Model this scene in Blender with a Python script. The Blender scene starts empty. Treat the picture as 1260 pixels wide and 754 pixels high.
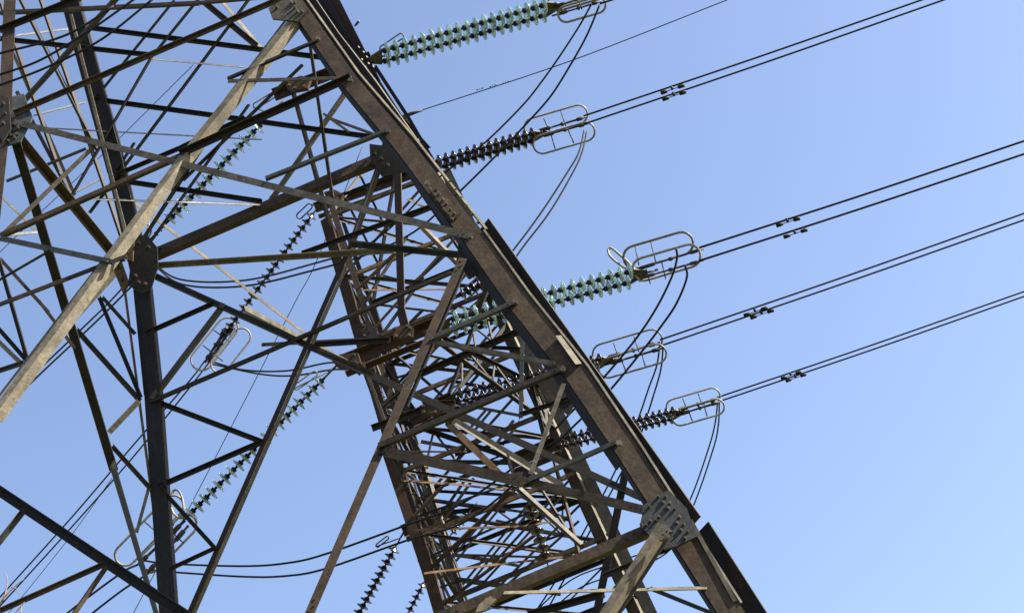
import bpy, math, random
from mathutils import Vector, Matrix
R=math.radians
random.seed(4)
SC=bpy.context.scene; COL=SC.collection
# ------------------------------------------------------------------ camera
PITCH=R(35); ROLL=R(22); FPX=2200.0; CX,CY=630.0,377.0; U=1.25; CH=1.6
cP,sP,cR,sR=math.cos(PITCH),math.sin(PITCH),math.cos(ROLL),math.sin(ROLL)
FW=Vector((0,cP,sP)); R0=Vector((1,0,0)); U0=Vector((0,-sP,cP))
CR=R0*cR-U0*sR; CU=R0*sR+U0*cR
CAMP=Vector((0,0,CH))
cam=bpy.data.cameras.new('camera'); co=bpy.data.objects.new('camera',cam); COL.objects.link(co)
m=Matrix((CR,CU,-FW)).transposed().to_4x4(); m.translation=CAMP; co.matrix_world=m
cam.sensor_width=36; cam.lens=36*FPX/1260; cam.clip_start=.1; cam.clip_end=9000
SC.camera=co
# ------------------------------------------------------------------ light
SUN_EL=R(32); SUN_AZ=R(97)     # azimuth measured clockwise from +Y (view direction)
w=bpy.data.worlds.new('World'); SC.world=w; w.use_nodes=True
nt=w.node_tree; bg=nt.nodes['Background']; sk=nt.nodes.new('ShaderNodeTexSky')
sk.sky_type='NISHITA'; sk.sun_disc=False; sk.sun_elevation=SUN_EL; sk.sun_rotation=SUN_AZ
sk.air_density=1.0; sk.dust_density=1.9; sk.ozone_density=3.0
tn=nt.nodes.new('ShaderNodeMixRGB'); tn.blend_type='MULTIPLY'; tn.inputs[0].default_value=1; tn.inputs[2].default_value=(1.09,.972,.935,1)
nt.links.new(sk.outputs[0],tn.inputs[1]); nt.links.new(tn.outputs[0],bg.inputs[0]); bg.inputs[1].default_value=.06
sd=bpy.data.lights.new('sun','SUN'); sd.energy=4.4; sd.angle=R(.5); sd.color=(1,.91,.77)
so=bpy.data.objects.new('sun',sd); COL.objects.link(so)
sdir=Vector((math.sin(SUN_AZ)*math.cos(SUN_EL),math.cos(SUN_AZ)*math.cos(SUN_EL),math.sin(SUN_EL)))
so.rotation_euler=sdir.to_track_quat('Z','Y').to_euler()
SC.view_settings.view_transform='Standard'; SC.view_settings.look='None'
SC.view_settings.gamma=1; SC.view_settings.exposure=2.52; SC.view_settings.use_curve_mapping=False
SC.render.resolution_x=1024; SC.render.resolution_y=612
# ------------------------------------------------------------------ from photograph coordinates to places
def ray(px,py):
    a=(px-CX)/FPX; b=(CY-py)/FPX
    return FW+CR*a+CU*b
def PT(px,py,pl):
    """point on a real plane of the pylons: N / R = battered near / rear face of the near pylon, number = distance"""
    d=ray(px,py)
    if pl=='N': t=(17.2-.178*18)/(d.y-.178*d.z)
    elif pl=='R': t=(20.86+.178*18)/(d.y+.178*d.z)
    elif pl=='M': return (PT(px,py,'N')+PT(px,py,'R'))*.5
    else: t=float(pl)/d.y
    return CAMP+d*(t*U)
def depth(p): return (p-CAMP).dot(FW)
def TW(p,d): return p+(CAMP-p).normalized()*d
def M_PX(p,w): return w*depth(p)/FPX
# ------------------------------------------------------------------ materials
def mat(name,c1,c2=None,rough=.6,metal=0.,scale=3.,rust=0.,bump=.15,trans=0.,streak=True):
    m=bpy.data.materials.new(name); m.use_nodes=True; nt=m.node_tree; N=nt.nodes; L=nt.links
    b=N['Principled BSDF']; b.inputs['Roughness'].default_value=rough; b.inputs['Metallic'].default_value=metal; b.inputs['Specular IOR Level'].default_value=.5 if trans or rough<.3 else .18
    c2=c2 or tuple(x*.6 for x in c1)
    if trans:
        b.inputs['Transmission Weight'].default_value=trans; b.inputs['IOR'].default_value=1.45
    tc=N.new('ShaderNodeTexCoord'); mp=N.new('ShaderNodeMapping'); L.new(tc.outputs['Object'],mp.inputs[0])
    oi=N.new('ShaderNodeObjectInfo')
    sc=N.new('ShaderNodeVectorMath'); sc.operation='ADD'
    mu=N.new('ShaderNodeMath'); mu.operation='MULTIPLY'; mu.inputs[1].default_value=37.
    L.new(oi.outputs['Random'],mu.inputs[0]); L.new(mu.outputs[0],sc.inputs[1]); L.new(mp.outputs[0],sc.inputs[0])
    n=N.new('ShaderNodeTexNoise'); n.inputs['Scale'].default_value=scale; n.inputs['Detail'].default_value=8; n.inputs['Roughness'].default_value=.65
    L.new(sc.outputs[0],n.inputs['Vector'])
    r=N.new('ShaderNodeValToRGB'); r.color_ramp.elements[0].position=.34; r.color_ramp.elements[1].position=.68
    r.color_ramp.elements[0].color=(*c2,1); r.color_ramp.elements[1].color=(*c1,1)
    L.new(n.outputs[0],r.inputs[0]); out=r.outputs[0]
    # brightness differs from member to member, as weathered zinc does
    hv=N.new('ShaderNodeHueSaturation'); mr=N.new('ShaderNodeMapRange'); mr.inputs[3].default_value=.72; mr.inputs[4].default_value=1.25
    L.new(oi.outputs['Random'],mr.inputs[0]); L.new(mr.outputs[0],hv.inputs['Value']); L.new(out,hv.inputs['Color']); out=hv.outputs[0]
    if rust:
        n2=N.new('ShaderNodeTexNoise'); n2.inputs['Scale'].default_value=scale*2.3; n2.inputs['Detail'].default_value=10; n2.inputs['Roughness'].default_value=.75
        m2=N.new('ShaderNodeMapping'); m2.inputs['Scale'].default_value=(1.6,1.6,.28); L.new(sc.outputs[0],m2.inputs[0]); L.new(m2.outputs[0],n2.inputs['Vector'])
        r2=N.new('ShaderNodeValToRGB'); r2.color_ramp.elements[0].position=.62-rust*.3; r2.color_ramp.elements[1].position=.75-rust*.25
        L.new(n2.outputs[0],r2.inputs[0])
        mx=N.new('ShaderNodeMixRGB'); mx.inputs[2].default_value=(.026,.0125,.006,1); L.new(r2.outputs[0],mx.inputs[0]); L.new(out,mx.inputs[1]); out=mx.outputs[0]
    if streak and not trans:
        n4=N.new('ShaderNodeTexNoise'); n4.inputs['Scale'].default_value=scale*6; n4.inputs['Detail'].default_value=6; n4.inputs['Roughness'].default_value=.7
        L.new(sc.outputs[0],n4.inputs['Vector']); r4=N.new('ShaderNodeMapRange'); r4.inputs[1].default_value=.35; r4.inputs[2].default_value=.65; r4.inputs[3].default_value=.62; r4.inputs[4].default_value=1.25
        L.new(n4.outputs[0],r4.inputs[0]); g4=N.new('ShaderNodeMixRGB'); g4.blend_type='MULTIPLY'; g4.inputs[0].default_value=1
        L.new(out,g4.inputs[1]); L.new(r4.outputs[0],g4.inputs[2]); out=g4.outputs[0]
    L.new(out,b.inputs['Base Color'])
    if bump:
        bn=N.new('ShaderNodeBump'); bn.inputs['Strength'].default_value=bump; bn.inputs['Distance'].default_value=.02
        n3=N.new('ShaderNodeTexNoise'); n3.inputs['Scale'].default_value=scale*9; n3.inputs['Detail'].default_value=5
        L.new(sc.outputs[0],n3.inputs['Vector']); L.new(n3.outputs[0],bn.inputs['Height']); L.new(bn.outputs[0],b.inputs['Normal'])
    return m
MT={
 'w':mat('bright_sunlit_zinc',(.21,.205,.185),(.13,.125,.11),.5,.0,3.,.0),  # white of strongly lit steel put into the colour
 'g':mat('weathered_zinc',(.060,.056,.043),(.024,.022,.017),.6,.0,2.2,.2),
 'b':mat('brown_steel',(.042,.030,.0175),(.0135,.0100,.0065),.62,.0,2.6,.35),
 'p':mat('sunlit_zinc',(.125,.113,.086),(.06,.054,.040),.6,.0,2.6,.0),  # cream of sunlit members put into the colour
 'o':mat('ochre_steel',(.10,.066,.034),(.05,.030,.014),.65,.0,3.,.3),
 'r':mat('rusty_steel',(.036,.0185,.008),(.012,.0075,.0045),.7,.0,3.,.5),
 'q':mat('mid_zinc',(.080,.071,.050),(.032,.028,.020),.6,.0,1.6,.08),
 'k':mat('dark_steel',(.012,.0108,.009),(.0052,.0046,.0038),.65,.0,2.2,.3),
 's':mat('blue_grey_zinc',(.036,.041,.043),(.016,.018,.019),.55,.0,2.2,.12),
}
M_GLASS=mat('green_glass',(.46,.60,.56),(.36,.50,.46),.1,0,2,0,0,.68)
M_PORC=mat('brown_porcelain',(.022,.011,.009),(.012,.007,.006),.22,0,3,0,0)
M_CAP=mat('iron_cap',(.010,.0095,.009),(.006,.0055,.005),.5,.3,6)
M_CABLE=mat('cable_black',(.011,.011,.0115),(.007,.007,.0075),.6,.3,6,0,0)
M_RING=mat('ring_aluminium',(.17,.16,.135),(.11,.10,.085),.45,.1,4,.0,.0)
M_ROD=mat('rod_steel',(.035,.033,.03),(.018,.017,.016),.5,.4,5)
M_BOLT=mat('bolt_zinc',(.11,.10,.08),(.05,.045,.035),.45,.3,5,.1)
M_CONC=mat('concrete',(.34,.33,.31),(.24,.23,.21),.9,0,2)
M_BARK=mat('bark',(.20,.13,.10),(.12,.08,.06),.9,0,8)
# ------------------------------------------------------------------ mesh helpers
class MB:
    def __init__(s): s.v=[]; s.f=[]; s.sm=[]
    def add(s,vs,fs,smooth=False):
        o=len(s.v); s.v+= [tuple(v) for v in vs]; s.f+=[tuple(i+o for i in f) for f in fs]; s.sm+=[smooth]*len(fs)
    def build(s,name,mt,parent=None,origin=None):
        me=bpy.data.meshes.new(name); og=Vector(origin) if origin is not None else Vector((0,0,0))
        me.from_pydata([tuple(Vector(v)-og) for v in s.v],[],s.f); me.materials.append(mt)
        me.polygons.foreach_set('use_smooth',s.sm); me.update()
        o=bpy.data.objects.new(name,me); COL.objects.link(o)
        if parent is not None:
            o.parent=parent; o.location=og-parent_world(parent)
        else: o.location=og
        o['_w']=tuple(og) ; return o
def parent_world(o):
    return Vector(o['_w']) if '_w' in o else Vector(o.location)
def thing(name,label,cat,loc,group=None):
    o=bpy.data.objects.new(name,None); COL.objects.link(o); o.location=loc; o['_w']=tuple(loc); o.empty_display_size=.3
    o['label']=label; o['category']=cat
    if group: o['group']=group
    return o
def basis(a,b,n=None):
    d=(b-a).normalized(); n=Vector(n) if n is not None else Vector((0,-1,0))
    n=n-d*n.dot(d)
    if n.length<.05: n=Vector((0,0,1))-d*d.z
    n.normalize(); s=d.cross(n)
    # s points to the right-hand / sunny side
    if s.x<-.15 or (abs(s.x)<=.15 and s.z<0): s=-s
    return d,n,s
def sweep(mb,a,b,prof,n=None,cap=True,prof2=None):
    """prof: closed polygon of (across, toward viewer) points"""
    d,nn,s=basis(a,b,n); k=len(prof)
    vs=[a+s*p+nn*q for p,q in prof]+[b+s*p+nn*q for p,q in (prof2 or prof)]
    fs=[(i,(i+1)%k,(i+1)%k+k,i+k) for i in range(k)]
    if cap: fs+=[tuple(range(k))[::-1],tuple(range(k,2*k))]
    mb.add(vs,fs)
def thick(path,t):
    """open path -> closed outline with thickness t"""
    L=[];Rr=[]
    P=[Vector(p) for p in path]
    for i,p in enumerate(P):
        ds=[]
        if i>0: ds.append((P[i]-P[i-1]).normalized())
        if i<len(P)-1: ds.append((P[i+1]-P[i]).normalized())
        ns=[Vector((-e.y,e.x)) for e in ds]; nn=sum(ns,Vector((0,0))); nn.normalize()
        c=max(.4,nn.dot(ns[0])); nn=nn*(t*.5/c)
        L.append(tuple(p+nn)); Rr.append(tuple(p-nn))
    return L+Rr[::-1]
def angle_prof(kind,w):
    t=max(w*.09,.012)
    if kind=='F': path=[(w*.5,0),(-w*.5,0),(-w*.5,-w*.8)]         # flat toward viewer, flange going back on the left
    elif kind=='G': path=[(-w*.5,0),(w*.5,0),(w*.5,-w*.8)]        # flange going back on the right / upper side
    elif kind=='D': path=[(-w*.5,0),(w*.5,0),(w*.5,w*.75)]        # flange toward viewer on the sunny side: shades the web
    elif kind=='E': path=[(w*.5,0),(-w*.5,0),(-w*.5,w*.6)]        # flange toward viewer on the far side
    elif kind=='V': path=[(-w*.5,-w*.45),(0.05*w,0),(w*.5,-w*.5)] # corner toward viewer
    elif kind=='W': path=[(-w*.5,-w*.12),(.08*w,0),(w*.5,-w*.5)]
    elif kind=='S': path=[(-w*.46,w*.28),(w*.46,-w*.28)]
    elif kind=='A': path=[(-w*.46,-w*.28),(w*.46,w*.28)]
    elif kind=='H': path=[(-w*.5,0),(w*.25,0),(w*.25,w*1.1)]
    elif kind=='C': path=[(-w*.5,w*.4),(-.05*w,-.05*w),(w*.5,w*.4)] # corner away from viewer
    elif kind=='T': return [(-w/2,-t),(w/2,-t),(w/2,t),(-w/2,t)]
    elif kind=='X': path=[(-w*.35,-w*.6),(-w*.5,-.1*w),(-.12*w,0),(.5*w,-.12*w),(.4*w,-.75*w)]
    return thick(path,t)
def nbolt(mb,c,n,r,h):
    n=n.normalized(); u=n.orthogonal().normalized(); v=n.cross(u); k=6
    vs=[c+(u*math.cos(i*R(60))+v*math.sin(i*R(60)))*r for i in range(k)]
    vs+= [p+n*h for p in vs]
    mb.add(vs,[(i,(i+1)%k,(i+1)%k+k,i+k) for i in range(k)]+[tuple(range(k,2*k))])
def tube(mb,pts,r,k=6,closed=False,smooth=True):
    n=len(pts); rings=[]
    up=None
    for i in range(n):
        if closed: d=(pts[(i+1)%n]-pts[i-1])
        else: d=(pts[min(i+1,n-1)]-pts[max(i-1,0)])
        d.normalize()
        if up is None: up=d.orthogonal().normalized()
        up=(up-d*up.dot(d)); up.normalize(); v=d.cross(up)
        rr=r[i] if isinstance(r,(list,tuple)) else r
        rings.append([pts[i]+(up*math.cos(2*math.pi*j/k)+v*math.sin(2*math.pi*j/k))*rr for j in range(k)])
    vs=[p for q in rings for p in q]; fs=[]
    for i in range(n if closed else n-1):
        a=i*k; b=((i+1)%n)*k
        fs+=[(a+j,a+(j+1)%k,b+(j+1)%k,b+j) for j in range(k)]
    if not closed: fs+=[tuple(range(k))[::-1],tuple((n-1)*k+j for j in range(k))]
    mb.add(vs,fs,smooth)
def spline(P,seg=8):
    if len(P)<3: return [P[0].lerp(P[1],i/seg) for i in range(seg+1)]
    Q=[P[0]*2-P[1]]+list(P)+[P[-1]*2-P[-2]]; out=[]
    for i in range(1,len(Q)-2):
        a,b,c,d=Q[i-1:i+3]
        for j in range(seg):
            t=j/seg
            out.append(.5*((2*b)+(c-a)*t+(2*a-5*b+4*c-d)*t*t+(3*b-3*c+d-a)*t**3))
    out.append(P[-1]); return out
# ------------------------------------------------------------------ ground
def ground():
    m=bpy.data.materials.new('field_grass'); m.use_nodes=True; N=m.node_tree.nodes; L=m.node_tree.links
    n=N.new('ShaderNodeTexNoise'); n.inputs['Scale'].default_value=.4; n.inputs['Detail'].default_value=12
    tc=N.new('ShaderNodeTexCoord'); L.new(tc.outputs['Object'],n.inputs['Vector'])
    r=N.new('ShaderNodeValToRGB'); r.color_ramp.elements[0].color=(.045,.06,.018,1); r.color_ramp.elements[1].color=(.13,.12,.05,1)
    L.new(n.outputs[0],r.inputs[0]); L.new(r.outputs[0],N['Principled BSDF'].inputs['Base Color']); N['Principled BSDF'].inputs['Roughness'].default_value=.95
    mb=MB(); G=40; S=4000
    for j in range(G+1):
        for i in range(G+1):
            x=(i/G-.5)*2*S; y=(j/G-.5)*2*S; r_=math.hypot(x,y)
            mb.v.append((x,y,0 if r_<400 else (r_-400)*.004*math.sin(x*.002+1)*math.cos(y*.0017)))
    for j in range(G):
        for i in range(G):
            a=j*(G+1)+i; mb.f.append((a,a+1,a+G+2,a+G+1)); mb.sm.append(True)
    o=mb.build('ground',m); o['kind']='structure'
ground()
# ------------------------------------------------------------------ near pylon
base=PT(300,200,'M'); base.z=0
near=thing('pylon','big steel lattice pylon in front, with the wide brown leg crossing the whole picture','pylon',base,None)
def members(txt,parent,name='brace',bolts=True,yoff=0):
    for i,line in enumerate(txt.strip().splitlines()):
        line=line.split('#')[0].strip()
        if not line: continue
        x1,y1,x2,y2,wp,pl,kind,colr=line.split()
        x1,y1,x2,y2,wp=map(float,(x1,y1,x2,y2,wp))
        p=pl.split(':'); a=PT(x1,y1,p[0]); b=PT(x2,y2,p[-1])
        off=(i%6)*.016+yoff
        a=TW(a,off); b=TW(b,off)
        mid=(a+b)/2; wm=M_PX(mid,wp)*(.9 if wp>6 else .95)
        wm*= {'F':.80,'G':.86,'D':.86,'E':.86,'V':.95,'W':1,'S':1,'A':1,'H':.85,'C':.92,'T':1,'X':1}[kind]
        mb=MB(); sweep(mb,a,b,angle_prof(kind,wm))
        if bolts and wp>=5 and kind in 'FGDETV':
            d,n,s=basis(a,b); L=(b-a).length
            for e,sg in ((a,1),(b,-1)):
                for q in range(3 if wp>8 else 2):
                    c=e+d*sg*(wm*.5+q*wm*.75)+s*((q%2-.5)*wm*.25)
                    nbolt(mb,c,n,wm*.13,wm*.16)
        mb.build(name,MT[colr],parent,mid)
NEAR_N='''
0 15 245 3 6 N F b
245 3 345 -6 5 N F b
0 39 100 -1 9 N D k
18 141 365 -8 7.5 N D b
0 49 185 69 6 R D k
186 73 300 83 3 R S p
114 36 403 73 6.5 R D k
114 123 459 170 6.5 R D k
62 158 322 172 3 R S w
16 150 580 291 11 N G g
245 -2 190 66 5 R D k
187 69 88 241 5 R D k
214 1 118 120 4.5 R D k
308 -3 110 262 5.5 R D k
251 178 158 322 7 R D k
306 129 186 296 5 R D k
361 26 224 196 19 N W q
230 188 -8 512 19.5 N W p
351 26 -17 508 7 N A g
150 -13 14 138 9 N:R F b
48 -4 152 300 5.5 24 V k
22 -6 120 185 5.5 24 V k
0 3 74 215 5.5 24 V k
14 60 92 240 5 25 F b
250 3 316 58 8 R D b
274 3 322 60 4.5 R S p
372 80 225 222 6 R D k
281 100 432 96 5 N T g
0 289 228 188 8.5 N F b
222 191 432 97 10.5 N D k
280 97 393 49 8 N E k
430 104 325 255 9 R V g
327 220 479 160 10 N E s
380 46 409 244 5 R D b
406 146 459 165 3.5 R T k
398 140 430 163 3 R T b
478 168 431 300 10 R V g
434 296 231 758 11 R A r
440 296 237 758 4.5 R S p
172 331 790 612 11 R E k
190 328 487 309 8 R H p
114 245 320 252 4.5 R S w
159 225 322 249 6.5 R D k
184 313 466 193 17 R F b
18 160 150 322 14 N:R F b
17 166 140 578 13 N:R T k
138 570 197 770 12.5 N:R F k
8 223 106 183 4 M T k
0 289 114 179 8 N V g
20 112 88 242 5 24 V k
165 176 143 210 4.5 R D k
144 216 225 182 5.5 R D k
225 182 302 146 6 R D k
0 293 142 323 9 N E s
-4 376 156 315 6 N T b
0 318 60 384 5 M F b
48 370 92 428 5 M F b
-2 318 34 444 6.5 M D k
4 244 42 282 3 M S p
144 333 36 452 9 24 S p
94 406 172 493 8 R D b
122 366 173 489 6 R D k
126 366 166 411 5 R D b
180 411 264 374 6 R D k
275 373 186 490 8 R G g
186 494 556 335 8.5 R E k
188 493 322 544 7 R D k
321 545 196 599 7 R D k
134 532 171 493 7 M S p
138 549 184 600 7 R D b
196 599 266 676 6 R D k
208 701 264 675 5 R D k
183 600 168 655 4 R S p
-6 601 232 760 15 N D k
29 630 -4 672 8 N E g
131 694 84 762 8 N V b
0 752 128 695 7 N D b
-4 346 62 308 4 N D k
-4 402 33 444 6 M D k
-4 418 27 448 6 M S p
-4 458 30 447 6 M D s
570 318 380 757 15 N F b
577 318 500 500 6 M D k
430 301 566 315 9 M H s
372 313 529 256 6.5 R D k
527 418 636 371 11 N E s
533 419 684 447 7 N F g
518 461 646 406 9 M D k
466 549 696 452 13 N E k
472 553 645 591 14 N F b
640 589 794 626 12 N F b
643 594 763 542 9 N E s
694 472 653 583 7 N F g
640 511 706 489 6 M D k
643 410 641 514 6 M F s
772 570 733 760 13 R F k
538 760 796 651 19 N F b
620 729 870 723 6 N S p
742 709 824 675 6 N D k
650 757 744 731 10 M D k
800 724 882 757 5 M D s
753 727 792 680 5 M D b
585 757 606 735 8 N S p
'''
members(NEAR_N,near)  # narrow pale and dark rows beside a brace paint its lit and shaded sides
# legs
def leg(nodes,pl,wp,colr,kindlist,name='leg',extend=True):
    pts=[PT(x,y,pl) for x,y in nodes]
    if extend:
        d=(pts[-1]-pts[-2]).normalized(); 
        k=(pts[-1].z)/-d.z; pts.append(pts[-1]+d*k)
    mb=MB()
    for a,b in zip(pts,pts[1:]):
        mid=(a+b)/2; w=M_PX(mid,wp)
        if b is pts[-1] and extend: w=M_PX(a,wp)
        for path in kindlist: sweep(mb,a,b,thick([(p*w,q*w) for p,q in path],w*.06))
    o=mb.build(name,MT[colr],near,pts[0]); 
    f=MB(); c=pts[-1] if extend else None
    if extend:
        s=.7
        for (r_,z0,z1) in ((.75,-.5,.25),(.5,.25,.5)):
            vs=[(c.x+i*r_,c.y+j*r_,z) for z in (z0,z1) for i,j in ((-1,-1),(1,-1),(1,1),(-1,1))]
            f.add(vs,[(0,1,5,4),(1,2,6,5),(2,3,7,6),(3,0,4,7),(4,5,6,7)])
        f.build('footing',M_CONC,near,c)
    return pts
# leg A (front corner): wide brown web, dark flanges behind it on both sides
A_=[(333,-44,17),(361,0,18),(430,100,20),(497,180,22),(583,293,25),(638,371,27),(709,460,27.5),(776,560,27.5),(898,752,28),(962,850,28)]
def corner_leg(nodes,paths,colr,name,ground=False):
    pts=[PT(x,y,'N') for x,y,_ in nodes]; ws=[M_PX(p,n[2]) for p,n in zip(pts,nodes)]
    if ground:
        d=(pts[-1]-pts[-2]).normalized(); pts.append(pts[-1]+d*(pts[-1].z/-d.z)); ws.append(ws[-1])
    mb=MB()
    for i in range(len(pts)-1):
        for path in paths:
            sweep(mb,pts[i],pts[i+1],thick([(p*ws[i],q*ws[i]) for p,q in path],.03),prof2=thick([(p*ws[i+1],q*ws[i+1]) for p,q in path],.03))
    mb.build(name,MT[colr],near,pts[0]); return pts
cp=corner_leg(A_,[[(-.5,0),(.5,0)],[(.5,0),(.53,-.3)]],'b','leg',True)
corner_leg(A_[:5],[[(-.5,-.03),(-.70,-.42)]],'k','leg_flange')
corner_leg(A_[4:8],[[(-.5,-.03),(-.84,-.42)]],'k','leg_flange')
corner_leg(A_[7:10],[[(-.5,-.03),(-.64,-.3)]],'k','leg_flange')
corner_leg([(x+ w_*.62,y-w_*.42,w_) for x,y,w_ in A_[1:5]],[[(-.06,.03),(.06,-.03)]],'q','flange_and_lit_edge')  # thin paler strips, lit edges of the leg put into the colour
corner_leg([(x+ w_*.52,y-w_*.34,w_) for x,y,w_ in A_[4:9]],[[(-.05,.07),(.05,.04)]],'g','flange_and_lit_edge')
fo=MB(); c=cp[-1]
for (r_,z0,z1) in ((.75,-.5,.25),(.5,.25,.5)):
    vs=[(c.x+i*r_,c.y+j*r_,z) for z in (z0,z1) for i,j in ((-1,-1),(1,-1),(1,1),(-1,1))]
    fo.add(vs,[(0,1,5,4),(1,2,6,5),(2,3,7,6),(3,0,4,7),(4,5,6,7)])
fo.build('footing',M_CONC,near,c)
# outer plate on right side, starting at the joint; second one lower down
def plate_along(p,q,pl,wp,colr,name='splice_plate',kind='T',yo=0):
    a=TW(PT(*p,pl),-yo); b=TW(PT(*q,pl),-yo); mb=MB(); w=M_PX((a+b)/2,wp); sweep(mb,a,b,angle_prof(kind,w))
    mb.build(name,MT[colr],near,(a+b)/2)
plate_along((594,279),(852,646),'N',27,'k','cover_plate_and_glint','A',.30)
plate_along((864,650),(944,776),'N',24,'k','cover_plate_and_glint','A',.5)
plate_along((687,413),(712,448),'N',8,'q','cover_plate_and_glint','S',-.06)  # pale patch, a sunlit highlight on the flange put into the colour
plate_along((850,640),(905,740),'N',5,'g','cover_plate_and_glint','T',-.03)
plate_along((818,645),(741,764),'N',19,'q','brace','W',-.30)
plate_along((826,654),(752,768),'N',7,'k','brace','A',-.22)
for x,y in ((816,656),(820,652),(821,660),(814,663)):
    q=TW(PT(x,y,'N'),.40); b=MB(); nbolt(b,q,Vector((0,-1,0)),.035,.05); b.build('bolt',M_BOLT,near,q)
# bundle of converging angles right of leg A at the top
def strip(poly,colr,yo,name='flange_and_lit_edge',tilt=0):
    P=[TW(PT(x,y,'N'),-yo-(tilt if i>=len(poly)//2 else 0)) for i,(x,y) in enumerate(poly)]; h=len(P)//2
    L_=P[:h]; R_=P[h:][::-1]; mb=MB(); n=Vector((0,.03,0))
    vs=[]; 
    for l,r in zip(L_,R_): vs+=[l,r,l+n,r+n]
    fs=[]
    for i in range(h-1):
        a,b=i*4,(i+1)*4
        fs+=[(a,a+1,b+1,b),(a+2,b+2,b+3,a+3),(a,b,b+2,a+2),(a+1,a+3,b+3,b+1)]
    fs+=[(0,2,3,1),(4*h-4,4*h-3,4*h-1,4*h-2)]
    mb.add(vs,fs); mb.build(name,MT[colr],near,P[0])
strip([(366,-14),(373,0),(397,40),(443,100),(510,180),(536,212),(540,210),(526,190),(462,100),(416,40),(389,0),(381,-14)],'k',.25,tilt=-.12)
strip([(380,-14),(388,0),(415,40),(461,100),(525,190),(527,190),(463,99),(417,40),(390,0),(382,-14)],'q',.18,tilt=.05)  # pale line, lit edge of the angle put into the colour
strip([(382,-14),(390,0),(417,40),(463,99),(528,196),(531,199),(466,97),(428,40),(406,0),(399,-14)],'k',.5,tilt=-.12)
strip([(394,-14),(402,0),(425,40),(462,99),(464,98),(428,40),(405,0),(397,-14)],'p',.42,tilt=.05)  # second pale line, again a painted lit edge
strip([(399,-14),(406,0),(428,40),(463,98),(468,99),(438,40),(418,0),(410,-14)],'r',.8,tilt=-.1)
strip([(459,82),(500,145),(530,196),(534,195),(504,143),(463,80)],'k',.9,tilt=-.05)
for x,y in ((437,32),(440,60),(446,66),(450,72),(444,75),(452,80),(458,84),(448,84)):
    q=TW(PT(x,y,'N'),-.35); b=MB(); nbolt(b,q,Vector((.8,-.6,0)),.02,.04 if x>437 else .12); b.build('bolt',M_ROD,near,q)
# leg B (rear left), C (rear right), F (front left)
leg([(60,-100),(86,0),(142,204),(172,335),(187,480),(206,752),(222,960)],'R',23,'k',[[(-.5,-.2),(.5,.2)],[(.5,.2),(.5,-.3)],[(-.5,-.2),(-.58,-.4)]])
leg([(462,120),(502,196),(806,600),(935,790)],'R',20,'k',[[(-.5,0),(.5,0)],[(.5,0),(.5,-.5)]])
leg([(14,-40),(6,150),(-14,330),(-60,640)],'N',16,'b',[[(-.5,0),(.5,0)],[(-.5,0),(-.5,-.6)]])
plate_along((87,18),(158,300),'R',4,'p','flange_and_lit_edge','T',-.28)  # pale sliver: lit left edge of leg B put into the colour
plate_along((150,330),(206,756),'R',3,'o','flange_and_lit_edge','T',.1)  # ochre sliver, same edge lower down, sunlight put into the colour
# packing plates, sunlit white put into their colour, between the parallel members top left
for p,q in (((20,44),(84,36)),((42,142),(105,126)),((90,238),(126,219)),((12,289),(46,286))):
    plate_along(p,q,'25',7,'w','packing_plate','S',0)
# gussets: outline polygons lying on the faces
def gusset(poly,pl,colr,bolts,yo=-.06,rb=2.1,t=.03,bh=1.2):
    P=[TW(PT(x,y,pl),-yo) for x,y in poly]
    c=sum(P,Vector((0,0,0)))/len(P); mb=MB(); k=len(P)
    n=(P[1]-P[0]).cross(P[k//2]-P[0]).normalized()
    if n.y>0: n=-n
    mb.add(P+[p+n*t for p in P],[tuple(range(k)),tuple(range(2*k-1,k-1,-1))]+[(i,(i+1)%k,(i+1)%k+k,i+k) for i in range(k)])
    g=mb.build('gusset_plate',MT[colr],near,c)
    for x,y in bolts:
        q=TW(PT(x,y,pl),-yo)+n*t; b=MB(); r=M_PX(q,rb)
        nbolt(b,q,n,r,r*bh); nbolt(b,q+n*r*bh*.5,n,r*.55,r*bh*1.1); b.build('bolt',M_BOLT,g,q)
gusset([(331,12),(362,-6),(380,14),(366,28),(336,25)],'N','g',[(342,12),(360,6),(364,6),(364,12),(367,17),(373,17)],bh=1.2)
gusset([(793,622),(823,604),(846,627),(858,661),(836,672),(818,677),(788,648)],'N','s',
 [(811,613),(820,613),(817,620),(825,621),(823,627),(831,628),(800,625),(812,638),(801,643),(796,648),(790,647),(837,638),(834,645),(842,647),(839,654),(847,656),(844,664),(820,652),(821,659),(814,661),(808,642)],yo=-.12,bh=1.2)
gusset([(9,122),(30,117),(41,146),(26,176),(4,182),(-2,150)],'N','s',[(14,168),(20,172),(12,176),(24,160)],yo=.05)
gusset([(-2,118),(12,122),(14,160),(4,176),(-4,160)],'N','k',[(6,130),(8,142),(6,154)],yo=-.08)
gusset([(167,291),(183,291),(194,305),(195,329),(186,358),(176,361),(158,352),(162,320)],'R','k',[(172,300),(184,305),(168,340),(172,348),(180,350)],yo=-.18)
gusset([(136,322),(148,316),(160,350),(152,362)],'R','o',[(146,330),(151,345)],yo=.1)
gusset([(150,296),(166,292),(164,322),(152,318)],'R','o',[(154,304),(160,301),(158,312)],yo=-.22)
gusset([(455,178),(486,182),(500,212),(470,218),(456,196)],'R','k',[(462,190),(470,196),(478,204)],yo=-.12)
gusset([(596,515),(470,548),(466,560),(480,560)][1:]+[(478,545)],'N','k',[],yo=-.04)
gusset([(632,583),(656,580),(668,596),(646,600)],'N','k',[],yo=.05)
gusset([(660,470),(690,462),(706,500),(700,512),(672,490)],'M','k',[],yo=0)
gusset([(566,296),(592,290),(600,330),(578,344),(562,322)],'N','k',[],yo=.2)
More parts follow.
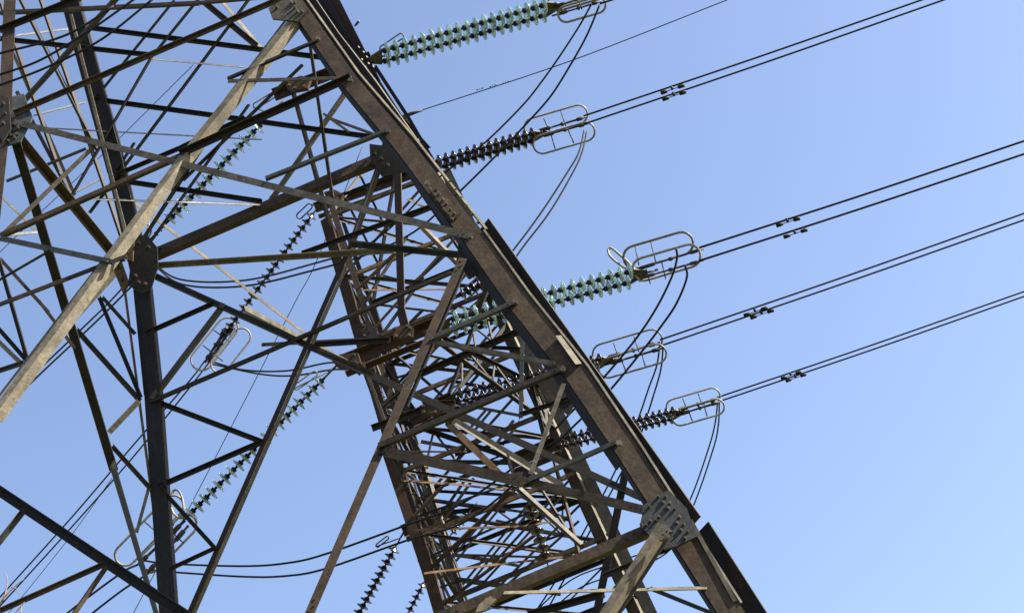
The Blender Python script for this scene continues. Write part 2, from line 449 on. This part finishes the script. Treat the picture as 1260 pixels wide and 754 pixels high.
gusset([(754,548),(770,545),(782,578),(766,577),(745,560)],'M','k',[])
# splice plate with bolts at the upper joint
gusset([(529,233),(538,229),(567,263),(556,272)],'N','b',[(530,234),(537,235),(535,241),(541,240),(538,247),(546,247),(550,252),(547,259),(555,259),(553,265),(560,264),(557,271)],yo=-.05,t=.012,rb=1.9)
gusset([(600,736),(590,745),(586,754),(598,752),(612,738)],'N','p',[],yo=-.05)
# end bolts on the brackets overlapping leg A
for x,y in ((392,49),(432,100),(478,162),(526,227),(634,372),(693,455),(762,546),(579,292)):
    q=TW(PT(x,y,'N'),.16); b=MB(); nbolt(b,q,Vector((0,-1,0)),.04,.05); b.build('bolt',M_BOLT,near,q)
# bolt rows along the outer edge of leg A
for i in range(6):
    x=545+i*7; y=218+i*10; q=PT(x+7,y+7,'N'); b=MB(); nbolt(b,q,Vector((1,-.2,.3)),.025,.04); b.build('bolt',M_BOLT,near,q)
# ------------------------------------------------------------------ far pylon
fb=PT(620,480,'36'); fb.z=0
far=thing('pylon','smaller dark steel lattice pylon behind the wide leg, densely cross braced','pylon',fb,None)
def fbody(z,i,j):   # unscaled: corners of the body, i left/right 0/1, j near/rear 0/1
    xl=-3.40-(28.6-z)*.030; xr=-.45+(28.6-z)*.042
    yn=34-(28.6-z)*.02; yr=38+(28.6-z)*.03
    return CAMP+Vector((xl if i==0 else xr,yn if j==0 else yr,z))*U
def bar(mb,a,b,w,kind='V',n=None): sweep(mb,a,b,angle_prof(kind,w),n)
zt,zb=28.4,-CH/U
for i in (0,1):
    for j in (0,1):
        a=fbody(zt,i,j); b=fbody(zb,i,j); mb=MB()
        w=.30 if j==0 else .24
        prof=thick([(-w*.65,0),(0,-.02),(0,-w)],.03)+[]
        if i==0:
            sweep(mb,a,b,thick([(-w*.8,-w*.3),(w*.25,w*.05),(w*.3,-w*.6)],.03)); g=mb.build('leg',MT['r'],far,a)
        else:
            sweep(mb,a,b,thick([(-w*.9,-w*.35),(-.05,0),(-.05,-w*.8)],.03)); g=mb.build('leg',MT['r' if j else 'b'],far,a)
            m2=MB(); sweep(m2,a,b,thick([(w*.15,-.08),(w*1.25,-.05)],.03)); m2.build('flange_and_lit_edge',MT['g'],far,a)
            m2=MB(); sweep(m2,a,b,thick([(-.02,.04),(w*.13,-.06)],.02)); m2.build('flange_and_lit_edge',MT['q'],far,a)  # pale line paints the lit edge of this leg
# panels
zs=[28.4,26.4,24.4,22.5,20.7,19.0,17.3,15.8]
stf=MB()
rng=random.Random(8)
for k in range(len(zs)-1):
    za,zc=zs[k],zs[k+1]; low=k>=3
    for (c0,c1,face) in (((0,0),(1,0),0),((0,1),(1,1),1),((0,0),(0,1),2),((1,0),(1,1),3)):
        a0,a1=fbody(za,*c0),fbody(za,*c1); b0,b1=fbody(zc,*c0),fbody(zc,*c1)
        off=Vector((0,-.05,0)) if face==0 else Vector((0,0,0))
        for q,(s,e) in enumerate(((a0,b1),(a1,b0))):
            if low and face in (0,3): continue
            mb=MB() ; bar(mb,s+off*(q+1),e+off*(q+1),.075 if low else .09,rng.choice('VDA'))
            if face in (0,1): mb.build('brace',MT[rng.choice('krb')],far,(s+e)/2)
            else: o=len(stf.v); stf.add(mb.v,mb.f)
        mb=MB(); bar(mb,a0,a1,.11,'F' if face==0 else 'D')
        if face==0: mb.build('brace',MT['o' if k%2 else 'b'],far,(a0+a1)/2)
        else: stf.add(mb.v,mb.f)
    bar(stf,fbody(za,0,0),fbody(za,1,1),.08,'D')
z=15.8
while z>0:
    z2=z-2.4
    for (c0,c1) in (((0,0),(1,0)),((0,1),(1,1)),((0,0),(0,1)),((1,0),(1,1))):
        bar(stf,fbody(z,*c0),fbody(z2,*c1),.12,'D'); bar(stf,fbody(z,*c1),fbody(z2,*c0),.12,'D'); bar(stf,fbody(z,*c0),fbody(z,*c1),.12,'D')
    z=z2
s_=stf.build('minor_bracing',MT['k'],far,fb); s_['kind']='stuff'
FAR_T='''
406 246 450 384 10 32 F b
464 432 488 512 9 33.5 F b
476 556 548 770 16 33.2 F r
492 564 512 642 6 36 D k
505 572 532 645 3.5 37 T k
512 570 540 645 3.5 37 T k
518 560 572 742 9 37 V b
489 203 494 384 13 30.6 A r
493 380 500 408 14 30.6 A r
151 238 414 440 4.5 22.5:30 S q
517 277 580 342 9 30 G b
519 276 582 340 4 29.8 S p
440 357 556 356 3.5 33 S o
468 339 511 350 4.5 35 T k
546 315 507 350 5 34 T k
486 310 438 356 6 32 V b
500 290 432 396 5 34 V b
502 245 527 257 5 33 S p
386 425 480 419 7 27 D k
300 382 428 448 7 23:30 H q
322 424 460 417 5 28 T k
550 520 616 584 10 32 G o
558 517 690 597 11 31 G g
560 521 688 600 3.5 30.9 S p
546 515 566 508 14 31 F g
458 528 528 503 9 31 D k
520 500 560 498 10 31 D b
624 556 632 588 3 30.8 T s
636 601 718 674 7 30 D g
640 600 716 669 5 29.8 S p
500 555 574 556 3.5 33.4 S o
488 590 550 595 4.5 33.2 S o
548 594 632 604 4 33.2 S o
509 652 640 647 4 33 S o
640 647 682 641 4 33 S o
522 705 612 694 4.5 33 S o
612 694 692 685 4 33 S o
640 511 560 496 4 35 T k
518 543 572 553 5 36 T k
509 612 622 629 4.5 37 T k
522 657 645 673 4.5 37 T k
556 682 622 691 4.5 37 T k
530 707 640 722 4.5 37 T k
608 438 560 494 4 35 T k
600 440 556 488 3.5 35 T k
598 504 572 534 3.5 35 T k
605 504 580 534 3.5 35 T k
632 517 610 547 4 35 T k
640 518 618 547 4 35 T b
575 586 538 640 4 36 T k
583 588 546 640 4 36 T k
560 470 640 485 4 35 D k
545 445 620 462 4 35 D k
575 432 690 448 4 36 D k
455 400 470 430 10 32 F k
448 380 462 432 5 33 T k
440 460 520 380 5 33 V k
520 340 470 410 5 34 V k
560 365 600 330 5 33 V b
560 400 620 350 4 34 V k
470 500 540 440 4.5 33 V k
480 480 560 400 4 34 V k
560 560 640 540 4 35 D k
620 600 700 640 3.5 37 T k
610 640 700 660 3.5 37 T k
524 703 590 640 6 33.4 V r
590 640 632 600 5 33.4 V r
506 637 553 587 5.5 33.4 V b
540 746 663 653 5 33.4 V r
569 719 650 620 3 36 T k
577 719 658 620 3 36 T k
590 722 690 612 3 36 T k
553 690 640 585 3 36 T k
561 690 648 585 3 36 T k
532 713 706 652 3 34 T k
500 640 640 590 3 34 T k
516 690 660 626 3 34 T k
506 611 700 637 3.5 37 T k
522 656 711 685 4 37 T k
558 682 640 696 3.5 37 T k
540 711 690 731 4 37 T k
503 569 549 740 3 36 T k
511 572 565 738 3 36 T k
498 617 532 608 2.5 35 T k
505 655 545 644 3 35 T k
514 690 552 680 3 35 T k
527 727 572 712 3 35 T k
508 585 520 640 2.5 35.5 T p
530 660 548 722 2.5 35.5 T p
600 700 700 590 3.5 35 V k
620 722 712 640 3.5 35 V k
680 560 712 680 5 33.5 V r
640 560 700 655 4 34.5 V k
470 440 500 545 4 34 V r
480 430 560 500 4 34 V k
470 470 520 455 3 34 T k
'''
members(FAR_T,far,bolts=False,yoff=.03)  # narrow pale rows beside wider bars put their lit edges into the colour
# step bolts on left leg of the far pylon
for i in range(16):
    x=459+i*1.9+(-2 if i%2 else 0); y=440+i*6.0
    q=PT(x,y,33.3); b=MB(); nbolt(b,q,Vector((-1,-.3,0)),.018,.17); b.build('step_bolt',M_ROD,far,q)
for i in range(10):
    q=PT(480+i*5.2+8,565+i*15,33.2); b=MB(); nbolt(b,q,Vector((1,-.3,0)),.018,.17); b.build('step_bolt',M_ROD,far,q)
# cross arms
def cbox(mb,a,b,w,h):
    sweep(mb,a,b,[(-w/2,-h/2),(w/2,-h/2),(w/2,h/2),(-w/2,h/2)])
def arm(pl_,l,r,zbody,near_side=True):
    """l,r: tip pixels left/right; tip beam plus chords to the body"""
    a=PT(*l,pl_); b=PT(*r,pl_); mb=MB(); bar(mb,a,b,.30,'D'); bar(mb,a+Vector((0,.3,-.05)),b+Vector((0,.3,-.05)),.22,'V')
    j=0 if near_side else 1
    t=mb.build('cross_arm',MT['r'],far,(a+b)/2)
    mb=MB()
    for i,e in ((0,a.lerp(b,.18)),(1,a.lerp(b,.82))):
        bar(mb,e,fbody(zbody,i,j),.14,'V'); 
        bar(mb,e+Vector((0,.1,.1)),fbody(zbody+1.2,i,j),.12,'D')
        for q in range(1,4):
            p1=e.lerp(fbody(zbody,i,j),q/4); p2=e.lerp(fbody(zbody+1.2,i,j),(q-.5)/4); p3=e.lerp(fbody(zbody+1.2,i,j),(q+.4)/4)
            bar(mb,p1,p2,.06); bar(mb,p1,p3,.06)
    mb.build('arm_lattice',MT['k'],t,(a+b)/2)
arm(31,(338,120),(458,74),28.0)
arm(31,(420,449),(546,398),20.2)
arm(41,(388,258),(531,208),27.2,False)
arm(33,(505,518),(558,492),23.4)
arm(33,(625,572),(684,548),21.0)
arm(40,(496,655),(560,628),19.5,False)
# dark gusset blobs at arm ends
def fplate(poly,y,c='r'):
    P=[PT(x,yy,y) for x,yy in poly]; k=len(P); n=Vector((0,-.14,0)); mb=MB()
    mb.add(P+[p+n for p in P],[tuple(range(k)),tuple(range(2*k-1,k-1,-1))]+[(i,(i+1)%k,(i+1)%k+k,i+k) for i in range(k)])
    g=mb.build('gusset_plate',MT[c],far,P[0]); b=MB()
    cx=sum(p[0] for p in poly)/k; cy=sum(p[1] for p in poly)/k
    for x,yy in poly: q=PT(cx+(x-cx)*.7,cy+(yy-cy)*.7,y)+n; b=MB(); nbolt(b,q,Vector((0,-1,0)),.04,.05); b.build('bolt',M_BOLT,g,q)
fplate([(408,443),(420,439),(442,437),(446,450),(430,455),(416,453)],30.2)
fplate([(484,407),(505,402),(510,406),(509,418),(486,420)],30.2)
fplate([(352,104),(372,97),(384,100),(380,112),(364,115),(354,110)],30.4)
fplate([(400,240),(412,236),(424,242),(420,250),(404,248)],33)
fplate([(518,502),(540,494),(548,504),(540,512),(520,512)],31)
fplate([(446,400),(462,404),(470,414),(460,426),(448,418)],32.4,'k')
# ------------------------------------------------------------------ insulators
def disc_mesh(kind,r,pitch):
    if kind=='glass': P=[(.12,-.20),(.30,-.20),(.34,-.08),(.62,-.01),(.90,.06),(.99,.12),(1.0,.18),(.93,.20),(.80,.13),(.72,.18),(.66,.12),(.5,.18),(.4,.12),(.12,.14)]
    else: P=[(.15,-.30),(.42,-.26),(.52,-.10),(.88,.0),(1.,.10),(.98,.18),(.85,.20),(.5,.16),(.42,.34),(.15,.34)]
    me=bpy.data.meshes.new('disc'); k=18; vs=[];fs=[]
    for rr,z in P:
        for i in range(k): t=2*math.pi*i/k; vs.append((rr*r*math.cos(t),rr*r*math.sin(t),z*r))
    for a in range(len(P)-1):
        for i in range(k): fs.append((a*k+i,a*k+(i+1)%k,(a+1)*k+(i+1)%k,(a+1)*k+i))
    fs.append(tuple(range(k))[::-1]); fs.append(tuple((len(P)-1)*k+i for i in range(k)))
    me.from_pydata(vs,[],fs); me.polygons.foreach_set('use_smooth',[True]*len(fs))
    me.materials.append(M_GLASS if kind=='glass' else M_PORC); me.update(); return me
def stadium(c,a,b,L,w,seg=8):
    pts=[]
    for i in range(seg+1):
        t=-math.pi/2+math.pi*i/seg; pts.append(c+a*(L-w+w*math.cos(t))+b*(w*math.sin(t)))
    for i in range(seg+1):
        t=math.pi/2+math.pi*i/seg; pts.append(c+a*(-(L-w)+w*math.cos(t))+b*(w*math.sin(t)))
    # densify straight runs
    out=[]
    n=len(pts)
    for i in range(n):
        p,q=pts[i],pts[(i+1)%n]; out.append(p)
        if (q-p).length>w*1.2: out+= [p.lerp(q,.33),p.lerp(q,.66)]
    return out
YE=[]
def string(label,p0,y0,p1,y1,n,kind,rp,double=0.,horn=None,group=None,ang=None):
    a=PT(*p0,y0)
    if ang:
        lo,hi=y0-6,y0+14      # distance of the outer end for which the string stands at this angle to the line of sight
        for _ in range(40):
            mid=(lo+hi)/2; e=PT(*p1,mid); cs=(e-a).normalized().dot((e-CAMP).normalized())
            if cs<math.cos(R(ang)): lo=mid
            else: hi=mid
        y1=lo; YE.append(y1)
    b=PT(*p1,y1); root=thing('insulator_string',label,'insulator',a,group)
    d=(b-a); L=d.length; d.normalize(); r=M_PX((a+b)/2,rp)
    side=Vector((d.y,-d.x,0)).normalized()
    if side.y>0: side=-side
    offs=[0.] if not double else [-double/2,double/2]
    me=disc_mesh(kind,r,L/n); q=d.to_track_quat('Z','Y')
    # yokes
    for e,sg in ((a,1),(b,-1)):
        mb=MB(); tip=e-d*sg*r*2.2
        if double:
            P=[tip-side*r*.3,tip+side*r*.3,e+side*(double/2+r*.4),e-side*(double/2+r*.4)]
            nn=d.cross(side)*.02
            mb.add([p+nn for p in P]+[p-nn for p in P],[(0,1,2,3),(7,6,5,4),(0,4,5,1),(1,5,6,2),(2,6,7,3),(3,7,4,0)])
        tube(mb,[tip-d*sg*r*1.4,tip+d*sg*r*.6],r*.16); tube(mb,[tip,e+d*sg*r*.4],r*.12)
        mb.build('yoke_plate',M_ROD if kind!='glass' else MT['g'],root,e)
    for o in offs:
        mb=MB(); p=a+side*o
        for i in range(n):
            c=p+d*(L*(i+.5)/n)
            tube(mb,[c-d*L/n*.38,c-d*L/n*.36,c-d*L/n*.02],[r*.2,r*.36,r*.34],8)
        tube(mb,[p-d*r*.2,p+d*(L+r*.2)],r*.17,6)
        mb.build('string_cap_column',M_CAP,root,p)
        for i in range(n):
            c=p+d*(L*(i+.5)/n)
            ob=bpy.data.objects.new('insulator_disc',me); COL.objects.link(ob); ob.parent=root; ob.location=c-a; ob.rotation_mode='QUATERNION'; ob.rotation_quaternion=q
    if horn:
        h0,h1,hs=horn
        A=PT(*h0,y0); B=PT(*h1,y0); ax=(B-A).normalized(); bb=(Vector((0,-sP,cP))-ax*Vector((0,-sP,cP)).dot(ax)).normalized()
        mb=MB(); tube(mb,stadium((A+B)/2,ax,bb,(B-A).length/2,M_PX(A,hs)/2),M_PX(A,.9),5,True); tube(mb,[A,a-d*r*1.5],M_PX(A,.9),5)
        mb.build('arcing_horn',M_RING if kind=='glass' and len(label)%2 else M_ROD,root,A)
    root['_d']=tuple(d); return root,d,b
def rings(root,y,loops,tw,rods,link,extra=None):
    """loops: (centre px, half length px, half width px, direction px)"""
    for (cx,cy,hl,hw,dx,dy) in loops:
        c=PT(cx,cy,y); e=PT(cx+dx,cy+dy,y)-c; e.normalize(); v=FW.cross(e).normalized()
        mb=MB(); tube(mb,stadium(c,e,v,M_PX(c,hl),M_PX(c,hw),9),M_PX(c,tw/2),8,True)
        mb.build('grading_ring',M_RING,root,c)
    mb=MB()
    for x1,y1,x2,y2 in rods:
        mb=MB(); tube(mb,[PT(x1,y1,y),PT(x2,y2,y)],M_PX(PT(x1,y1,y),.8),5); mb.build('ring_stay',M_ROD,root,PT(x1,y1,y))
    mb=MB()
    for x1,y1,x2,y2,wd in link:
        A=PT(x1,y1,y);B=PT(x2,y2,y); tube(mb,[A.lerp(B,t) for t in (0,.1,.12,.3,.32,.5,.52,.55,.57,.8,.82,.9,.92,1)],[M_PX(A,wd*q) for q in (.4,.4,.8,.8,.4,.4,.9,.9,.45,.45,.8,.8,.4,.4)],6)
    if link: mb.build('tension_clamp',M_ROD,root,PT(*link[0][:2],y))
    for pts in (extra or []):
        P=spline([PT(x,yy,y) for x,yy in pts],6); mb=MB(); tube(mb,P,M_PX(P[0],tw/2),8); mb.build('grading_ring',M_RING,root,P[0])
dx,dy=.96,-.28
r1,_,_=string('double string of green glass discs at the very top, right of the brown leg',(470,70),31,(673,12),31,19,'glass',9.8,.43,((468,62),(496,43),7),ang=69); YE_r1=YE[-1]
rings(r1,YE_r1,[(712,-6,38,12,dx,dy),(716,12,30,10,dx,dy)],3.0,[(690,4,694,18),(712,-2,716,12)],[(676,10,738,-8,3),(679,20,740,2,3)])
r2,_,_=string('double string of dark discs at upper centre, above the bolted joint of the brown leg',(535,204),41,(658,168),41,14,'porcelain',7.8,.40,ang=69); YE_r2=YE[-1]
rings(r2,YE_r2,[(684,149,40,11.5,dx,dy),(694,170,39,11.5,dx,dy)],2.4,[(669,146,676,161),(690,137,696,155),(678,166,683,183),(699,160,706,176)],[(657,163,722,144,3.2),(662,169,724,152,3.2)])
r3,_,_=string('double string of green glass discs passing behind the brown leg to the largest ring',(553,400),31,(778,340),31,19,'glass',9.8,.48,ang=69); YE_r3=YE[-1]
rings(r3,YE_r3,[(810,308,44,14,dx,dy),(820,323,43,14,dx,dy)],3.2,[(781,301,786,326),(800,295,807,323),(795,331,800,349),(814,322,819,343)],[(778,333,866,306,3),(778,345,866,320,3)],[[(748,307),(752,305),(762,313),(772,322),(778,330),(770,330),(758,322),(750,314),(748,307)],[(780,330),(781,338),(788,346)]])
r4,_,_=string('double string of dark discs behind the brown leg, just below the glass string',(560,490),33,(740,446),33,19,'porcelain',7.4,.40,ang=69); YE_r4=YE[-1]
rings(r4,YE_r4,[(772,427,44,13,dx,dy),(778,444,43,12,dx,dy)],2.5,[(755,422,761,440),(780,414,786,433),(765,443,770,457),(789,433,794,451)],[(741,442,812,421,3.5),(744,449,816,428,3.2)])
r5,_,_=string('double string of dark discs lowest on the right, ending at the smallest ring',(686,546),33,(830,510),33,18,'porcelain',6.6,.36,ang=69); YE_r5=YE[-1]
rings(r5,YE_r5,[(853,494,34,10,dx,dy),(859,507,33,10,dx,dy)],2.3,[(840,490,845,503),(859,484,864,498),(847,505,852,518),(866,497,870,512)],[(829,506,884,490,3.2),(832,511,886,494,3)])
lx,ly=-.62,.78
l1,_,_=string('single string of green glass discs at upper left, left of the diagonal braces',(322,152),31,(207,272),34,15,'glass',10.5,0,((312,132),(338,116),7),ang=78); YE_l1=YE[-1]
rings(l1,YE_l1,[(176,284,11,9,1,0)],2.2,[],[(205,274,190,290,4)],[[(184,270),(182,280),(178,296)]])
l2,_,_=string('single string of dark discs left of centre, ending at the twin ring',(386,262),37,(276,412),40,20,'porcelain',7.2,0,((383,252),(366,268),7),ang=78); YE_l2=YE[-1]
rings(l2,YE_l2,[(264,423,39,13,lx,ly),(284,431,33,11,lx,ly)],2.4,[(263,406,282,420),(250,425,274,444)],[(281,399,252,446,3.6),(290,396,256,446,4.4)])
l3,_,_=string('single string of green glass discs ending at the big ring behind the dark upright leg',(398,466),31,(232,634),34,20,'glass',10.5,0,((362,478),(390,458),7),ang=80); YE_l3=YE[-1]
rings(l3,YE_l3,[(184,652,54,13,-.68,.70),(207,668,44,13,-.68,.70)],3.0,[(176,640,190,652),(204,632,214,646),(212,655,226,668),(196,668,210,682)],[(228,640,170,694,4),(232,646,180,706,4)],
  [[(210,616),(213,604),(219,603),(224,612),(226,628),(222,634)],[(202,622),(209,622),(214,632),(222,637),(230,634)]])
l4,_,_=string('single string of dark discs at bottom centre, left of the far pylon leg',(487,672),41,(432,772),44,13,'porcelain',8,0,((463,672),(478,660),4),ang=80)
l5,_,_=string('short end of a dark disc string at the bottom, beside the far pylon leg',(522,716),43,(488,782),46,9,'porcelain',6.4,0,ang=80)
r6,_,_=string('cluster of stout dark discs hanging upright inside the far pylon bracing',(650,618),33,(672,688),33,7,'porcelain',8.5,0)
r7,_,_=string('short dark disc string inside the lattice close behind the upper joint of the brown leg',(566,364),33,(600,346),33,5,'porcelain',9.,0)
r8,_,_=string('small dark disc string among the bracing at lower centre',(574,634),38,(556,656),38,4,'porcelain',6.0,0)
# ------------------------------------------------------------------ cables
def cable(name,label,cat,pts,wp,ext0=None,ext1=None,group=None,mt=None,seg=8):
    P=[PT(*p) for p in pts]; 
    wp*=1.12; S_=spline(P,seg) if len(P)>2 else [P[0].lerp(P[1],i/20) for i in range(21)]
    rad=[M_PX(p,wp/2) for p in S_]; r=sum(rad)/len(rad)
    if ext1:
        d=(S_[-1]-S_[-2]).normalized(); e=S_[-1]
        S_=S_+[e+d*t for t in (4,12,25,ext1)]
    mb=MB(); tube(mb,S_,r,6); o=mb.build(name,mt or M_CABLE,None,S_[0]); o['label']=label; o['category']=cat
    if group: o['group']=group
    return o
def damper(par,px,py,y,dxp,sz=1.,drop=3.5):
    c=PT(px,py,y); e=(PT(px+dxp[0],py+dxp[1],y)-c).normalized(); dn=Vector((0,0,-1)); u=M_PX(c,1)*sz; mb=MB()
    tube(mb,[c+dn*-u,c+dn*u*drop],u*1.5,6)
    tube(mb,[c+dn*u*drop-e*u*13,c+dn*u*drop+e*u*13],u*.5,5)
    for s in (-1,1):
        tube(mb,[c+dn*u*drop+e*s*u*6,c+dn*u*drop+e*s*u*6.5,c+dn*u*drop+e*s*u*13.5,c+dn*u*drop+e*s*u*14],[u*.9,u*2,u*2.3,u*1.2],8)
    mb.build('vibration_damper',M_CAP,par,c)
gx=(.945,-.326)
def cond(label,a,b,y,wp,damp=None,drop=4,sz=1.1):
    o=cable('conductor_cable',label,'cable',[(a[0],a[1],y),((a[0]+b[0])/2,(a[1]+b[1])/2+1.2,y),(b[0],b[1],y)],wp,ext1=60)
    if damp: damper(o,damp[0],damp[1],y,(b[0]-a[0],b[1]-a[1]),sz,drop)
cond('upper black cable of the topmost thick pair at the top right',(718,143),(1135,0),41,2.3,(826,107))
cond('lower black cable of the topmost thick pair at the top right',(718,153),(1162,0),41,2.3,(828,115))
cond('upper black cable from the largest ring on the right',(860,305),(1262,173),31,2.6,(968,270))
cond('lower black cable from the largest ring on the right',(860,321),(1262,189),31,2.6,(977,284))
cond('upper black cable of the narrow pair second from the bottom right',(812,418),(1262,262),34.2,2.1,(928,380))
cond('lower black cable of the narrow pair second from the bottom right',(814,425),(1262,270),34.2,2.1,(936,383))
cond('upper black cable of the lowest pair on the right',(882,489),(1262,358),34.2,1.9,(972,459),3.5,.95)
cond('lower black cable of the lowest pair on the right',(884,494),(1262,364),34.2,1.9,(978,462),3.5,.95)
cond('upper black cable leaving the topmost ring past the top of the frame',(735,-6),(860,-48),31,2.6)
cond('lower black cable leaving the topmost ring past the top of the frame',(738,5),(870,-40),31,2.6)
ew=cable('earth_wire','thin earth wire at the top with small weights, left of the thick cables','wire',[(500,142,36),(700,76,36),(898,-1,36)],1.3,ext1=50)
for x,y in ((590,109),(606,105),(622,101)): damper(ew,x,y,36,gx,.32,4)
mb=MB(); tube(mb,[PT(490,146,36),PT(506,140,36),PT(520,136,36)],[.05,.07,.03],6); mb.build('tension_clamp',M_ROD,ew,PT(506,140,36))
mb=MB()
tp=PT(498,143,36)
for c in ((0,0),(1,0),(0,1),(1,1)): bar(mb,tp,fbody(28.4,*c),.13,'V')
for q in (.3,.6,.8):
    E=[tp.lerp(fbody(28.4,*c),q) for c in ((0,0),(1,0),(1,1),(0,1))]
    for i in range(4): bar(mb,E[i],E[(i+1)%4],.07,'D')
mb.build('peak',MT['k'],far,tp)
def jump(label,pts,y0,y1,wp):
    n=len(pts); cable('jumper_cable',label,'cable',[(p[0],p[1],y0+(y1-y0)*i/(n-1)) for i,p in enumerate(pts)],wp)
jump('left jumper cable hanging from the topmost ring past the dark discs',[(728,5),(713,32),(689,69),(667,100),(642,131),(594,178),(541,218),(500,262),(449,303),(380,326),(300,345),(223,344),(186,322)],30.5,34,2.3)
jump('right jumper cable hanging from the topmost ring past the dark discs',[(738,6),(722,44),(702,80),(678,118),(650,150),(614,188),(558,243),(510,285),(452,313),(380,334),(300,352),(225,350),(188,325)],30.6,34.2,2.3)
jump('left jumper cable curving down from the upper ring to behind the brown leg',[(719,160),(712,188),(697,214),(667,260),(636,302),(600,345),(540,395),(456,446),(406,446),(353,456),(300,455),(258,444)],40.6,40.2,2.0)
jump('right jumper cable curving down from the upper ring to behind the brown leg',[(722,162),(716,188),(704,214),(677,260),(645,302),(610,348),(545,405),(456,449),(406,455),(361,462),(320,460),(262,448)],40.7,40.4,2.0)
jump('left jumper cable hanging from the largest ring down across the narrow ring',[(832,306),(833,318),(826,342),(807,380),(780,420),(737,471),(700,510),(650,560),(570,618),(496,647),(401,681),(355,692),(300,696),(208,693),(170,688)],30.4,33.5,2.5)
jump('right jumper cable hanging from the largest ring down across the narrow ring',[(843,326),(845,342),(832,374),(813,402),(790,432),(746,485),(705,525),(650,580),(575,640),(499,665),(401,699),(353,708),(300,709),(208,703),(176,700)],30.4,33.7,2.5)
jump('left jumper cable hanging from the second lowest ring across the lowest dark discs',[(812,424),(808,450),(798,478),(784,518),(759,575),(715,660),(680,720),(640,780)],34.2,37,1.9)
jump('right jumper cable hanging from the second lowest ring across the lowest dark discs',[(816,426),(813,455),(803,490),(794,518),(786,539),(760,590),(725,655),(690,720),(650,790)],34.2,37,1.9)
jump('left jumper cable hanging from the lowest ring towards the gusset plate',[(883,494),(880,520),(871,554),(847,619),(815,668),(753,693),(700,715),(640,770)],34.2,37,1.7)
jump('right jumper cable hanging from the lowest ring towards the gusset plate',[(885,494),(884,522),(877,554),(851,627),(820,680),(757,706),(705,728),(650,780)],34.2,37,1.7)
# near pylon's own jumpers, top left
jump('highest of the three black cables crossing the top left corner',[(140,8),(80,44),(0,66),(-60,84)],15,15,3)
jump('middle of the three black cables crossing the top left corner',[(170,-4),(110,38),(50,74),(0,92),(-60,112)],15.5,15.5,3)
jump('lowest of the three black cables crossing the top left corner',[(192,-4),(126,48),(60,82),(0,105),(-60,126)],16,16,3)
# cables leaving to the lower left
def lcond(label,pts,y0,y1,wp,name='conductor_cable',cat='cable'):
    n=len(pts); cable(name,label,cat,[(p[0],p[1],y0+(y1-y0)*i/(n-1)) for i,p in enumerate(pts)],wp,ext1=40)
lcond('upper black cable running down left behind the pale diagonal brace',[(172,330),(138,368),(98,407),(0,500)],34.5,40,2.2)
lcond('lower black cable running down left behind the pale diagonal brace',[(176,338),(120,394),(60,450),(0,508)],34.6,40,2.2)
lcond('upper cable of the pair running from the twin ring to the lower left corner',[(252,444),(231,471),(166,545),(90,634),(0,734)],40.4,48,1.9)
lcond('lower cable of the pair running from the twin ring to the lower left corner',[(257,446),(233,477),(168,557),(90,646),(0,745)],40.6,48,1.9)
lcond('upper cable leaving the big ring behind the dark leg to the bottom edge',[(170,694),(150,704),(98,742),(60,772)],34.2,36,2.5)
lcond('lower cable leaving the big ring behind the dark leg to the bottom edge',[(190,700),(178,708),(150,726),(111,756),(80,782)],34.4,36,2.5)
lcond('very thin wire beside the cable pair at lower left',[(138,588),(90,655),(22,740),(0,764)],46,50,.8,'earth_wire','wire')
lcond('very thin wire slanting from centre down to the big ring',[(446,180),(390,320),(364,370),(300,495),(232,626),(164,754)],38,42,.9,'earth_wire','wire')
lcond('very thin wire slanting across the upper left panels',[(238,80),(139,178),(60,252),(0,310)],38,42,.9,'earth_wire','wire')
# ------------------------------------------------------------------ small bare tree whose top reaches the lower left corner
tr=PT(-70,800,9); t0=Vector((tr.x,tr.y,0))
tree=thing('bare_tree','thin bare brown twigs poking up in the bottom left corner','tree',t0)
mb=MB(); tube(mb,spline([t0,t0.lerp(tr,.4)+Vector((.1,0,0)),t0.lerp(tr,.75)-Vector((.08,0,0)),tr],6),[.09-.0035*i for i in range(19)],8); mb.build('trunk',M_BARK,tree,t0)
mb=MB()
def twig(pts,r0):
    P=spline([PT(x,y,9) for x,y in pts],4); tube(mb,P,[r0*(1-.75*i/(len(P)-1)) for i in range(len(P))],5)
for pts,r in ([(-70,800),(-20,760),(0,742),(8,724),(9,712),(6,704)],.010),([(2,740),(12,727),(22,718),(30,712)],.008),([(14,722),(20,724),(24,731)],.006),([(-30,770),(10,760),(26,745),(30,740)],.008),([(25,754),(26,748),(27,742)],.007),([(-70,800),(-20,790),(20,765),(25,750)],.010):
    twig(pts,r)
rg=random.Random(2)
for k in range(60):
    h=rg.uniform(.35,.98); s=t0.lerp(tr,h); an=rg.uniform(math.pi*.55,math.pi*1.6); L=rg.uniform(.4,1.0)*(1.2-h*.6)
    e=s+Vector((math.cos(an)*L,math.sin(an)*L,rg.uniform(.2,.35)*L)); m_=s.lerp(e,.5)+Vector((0,0,-.04))
    tube(mb,spline([s,m_,e],4),[.014-.0012*i for i in range(9)],5)
mb.build('crown',M_BARK,tree,tr)
for o in bpy.data.objects:
    for k in ('_w','_d'):
        if k in o: del o[k]

GROUPS={'insulator_string':'insulator strings on the far pylon','conductor_cable':'conductor cables leaving the far pylon','jumper_cable':'jumper cables looping past the pylons','earth_wire':'thin wires strung across the sky','pylon':'steel lattice pylons'}
for o in bpy.data.objects:
    k=o.name.split('.')[0]
    if o.parent is None and 'label' in o and k in GROUPS: o['group']=GROUPS[k]
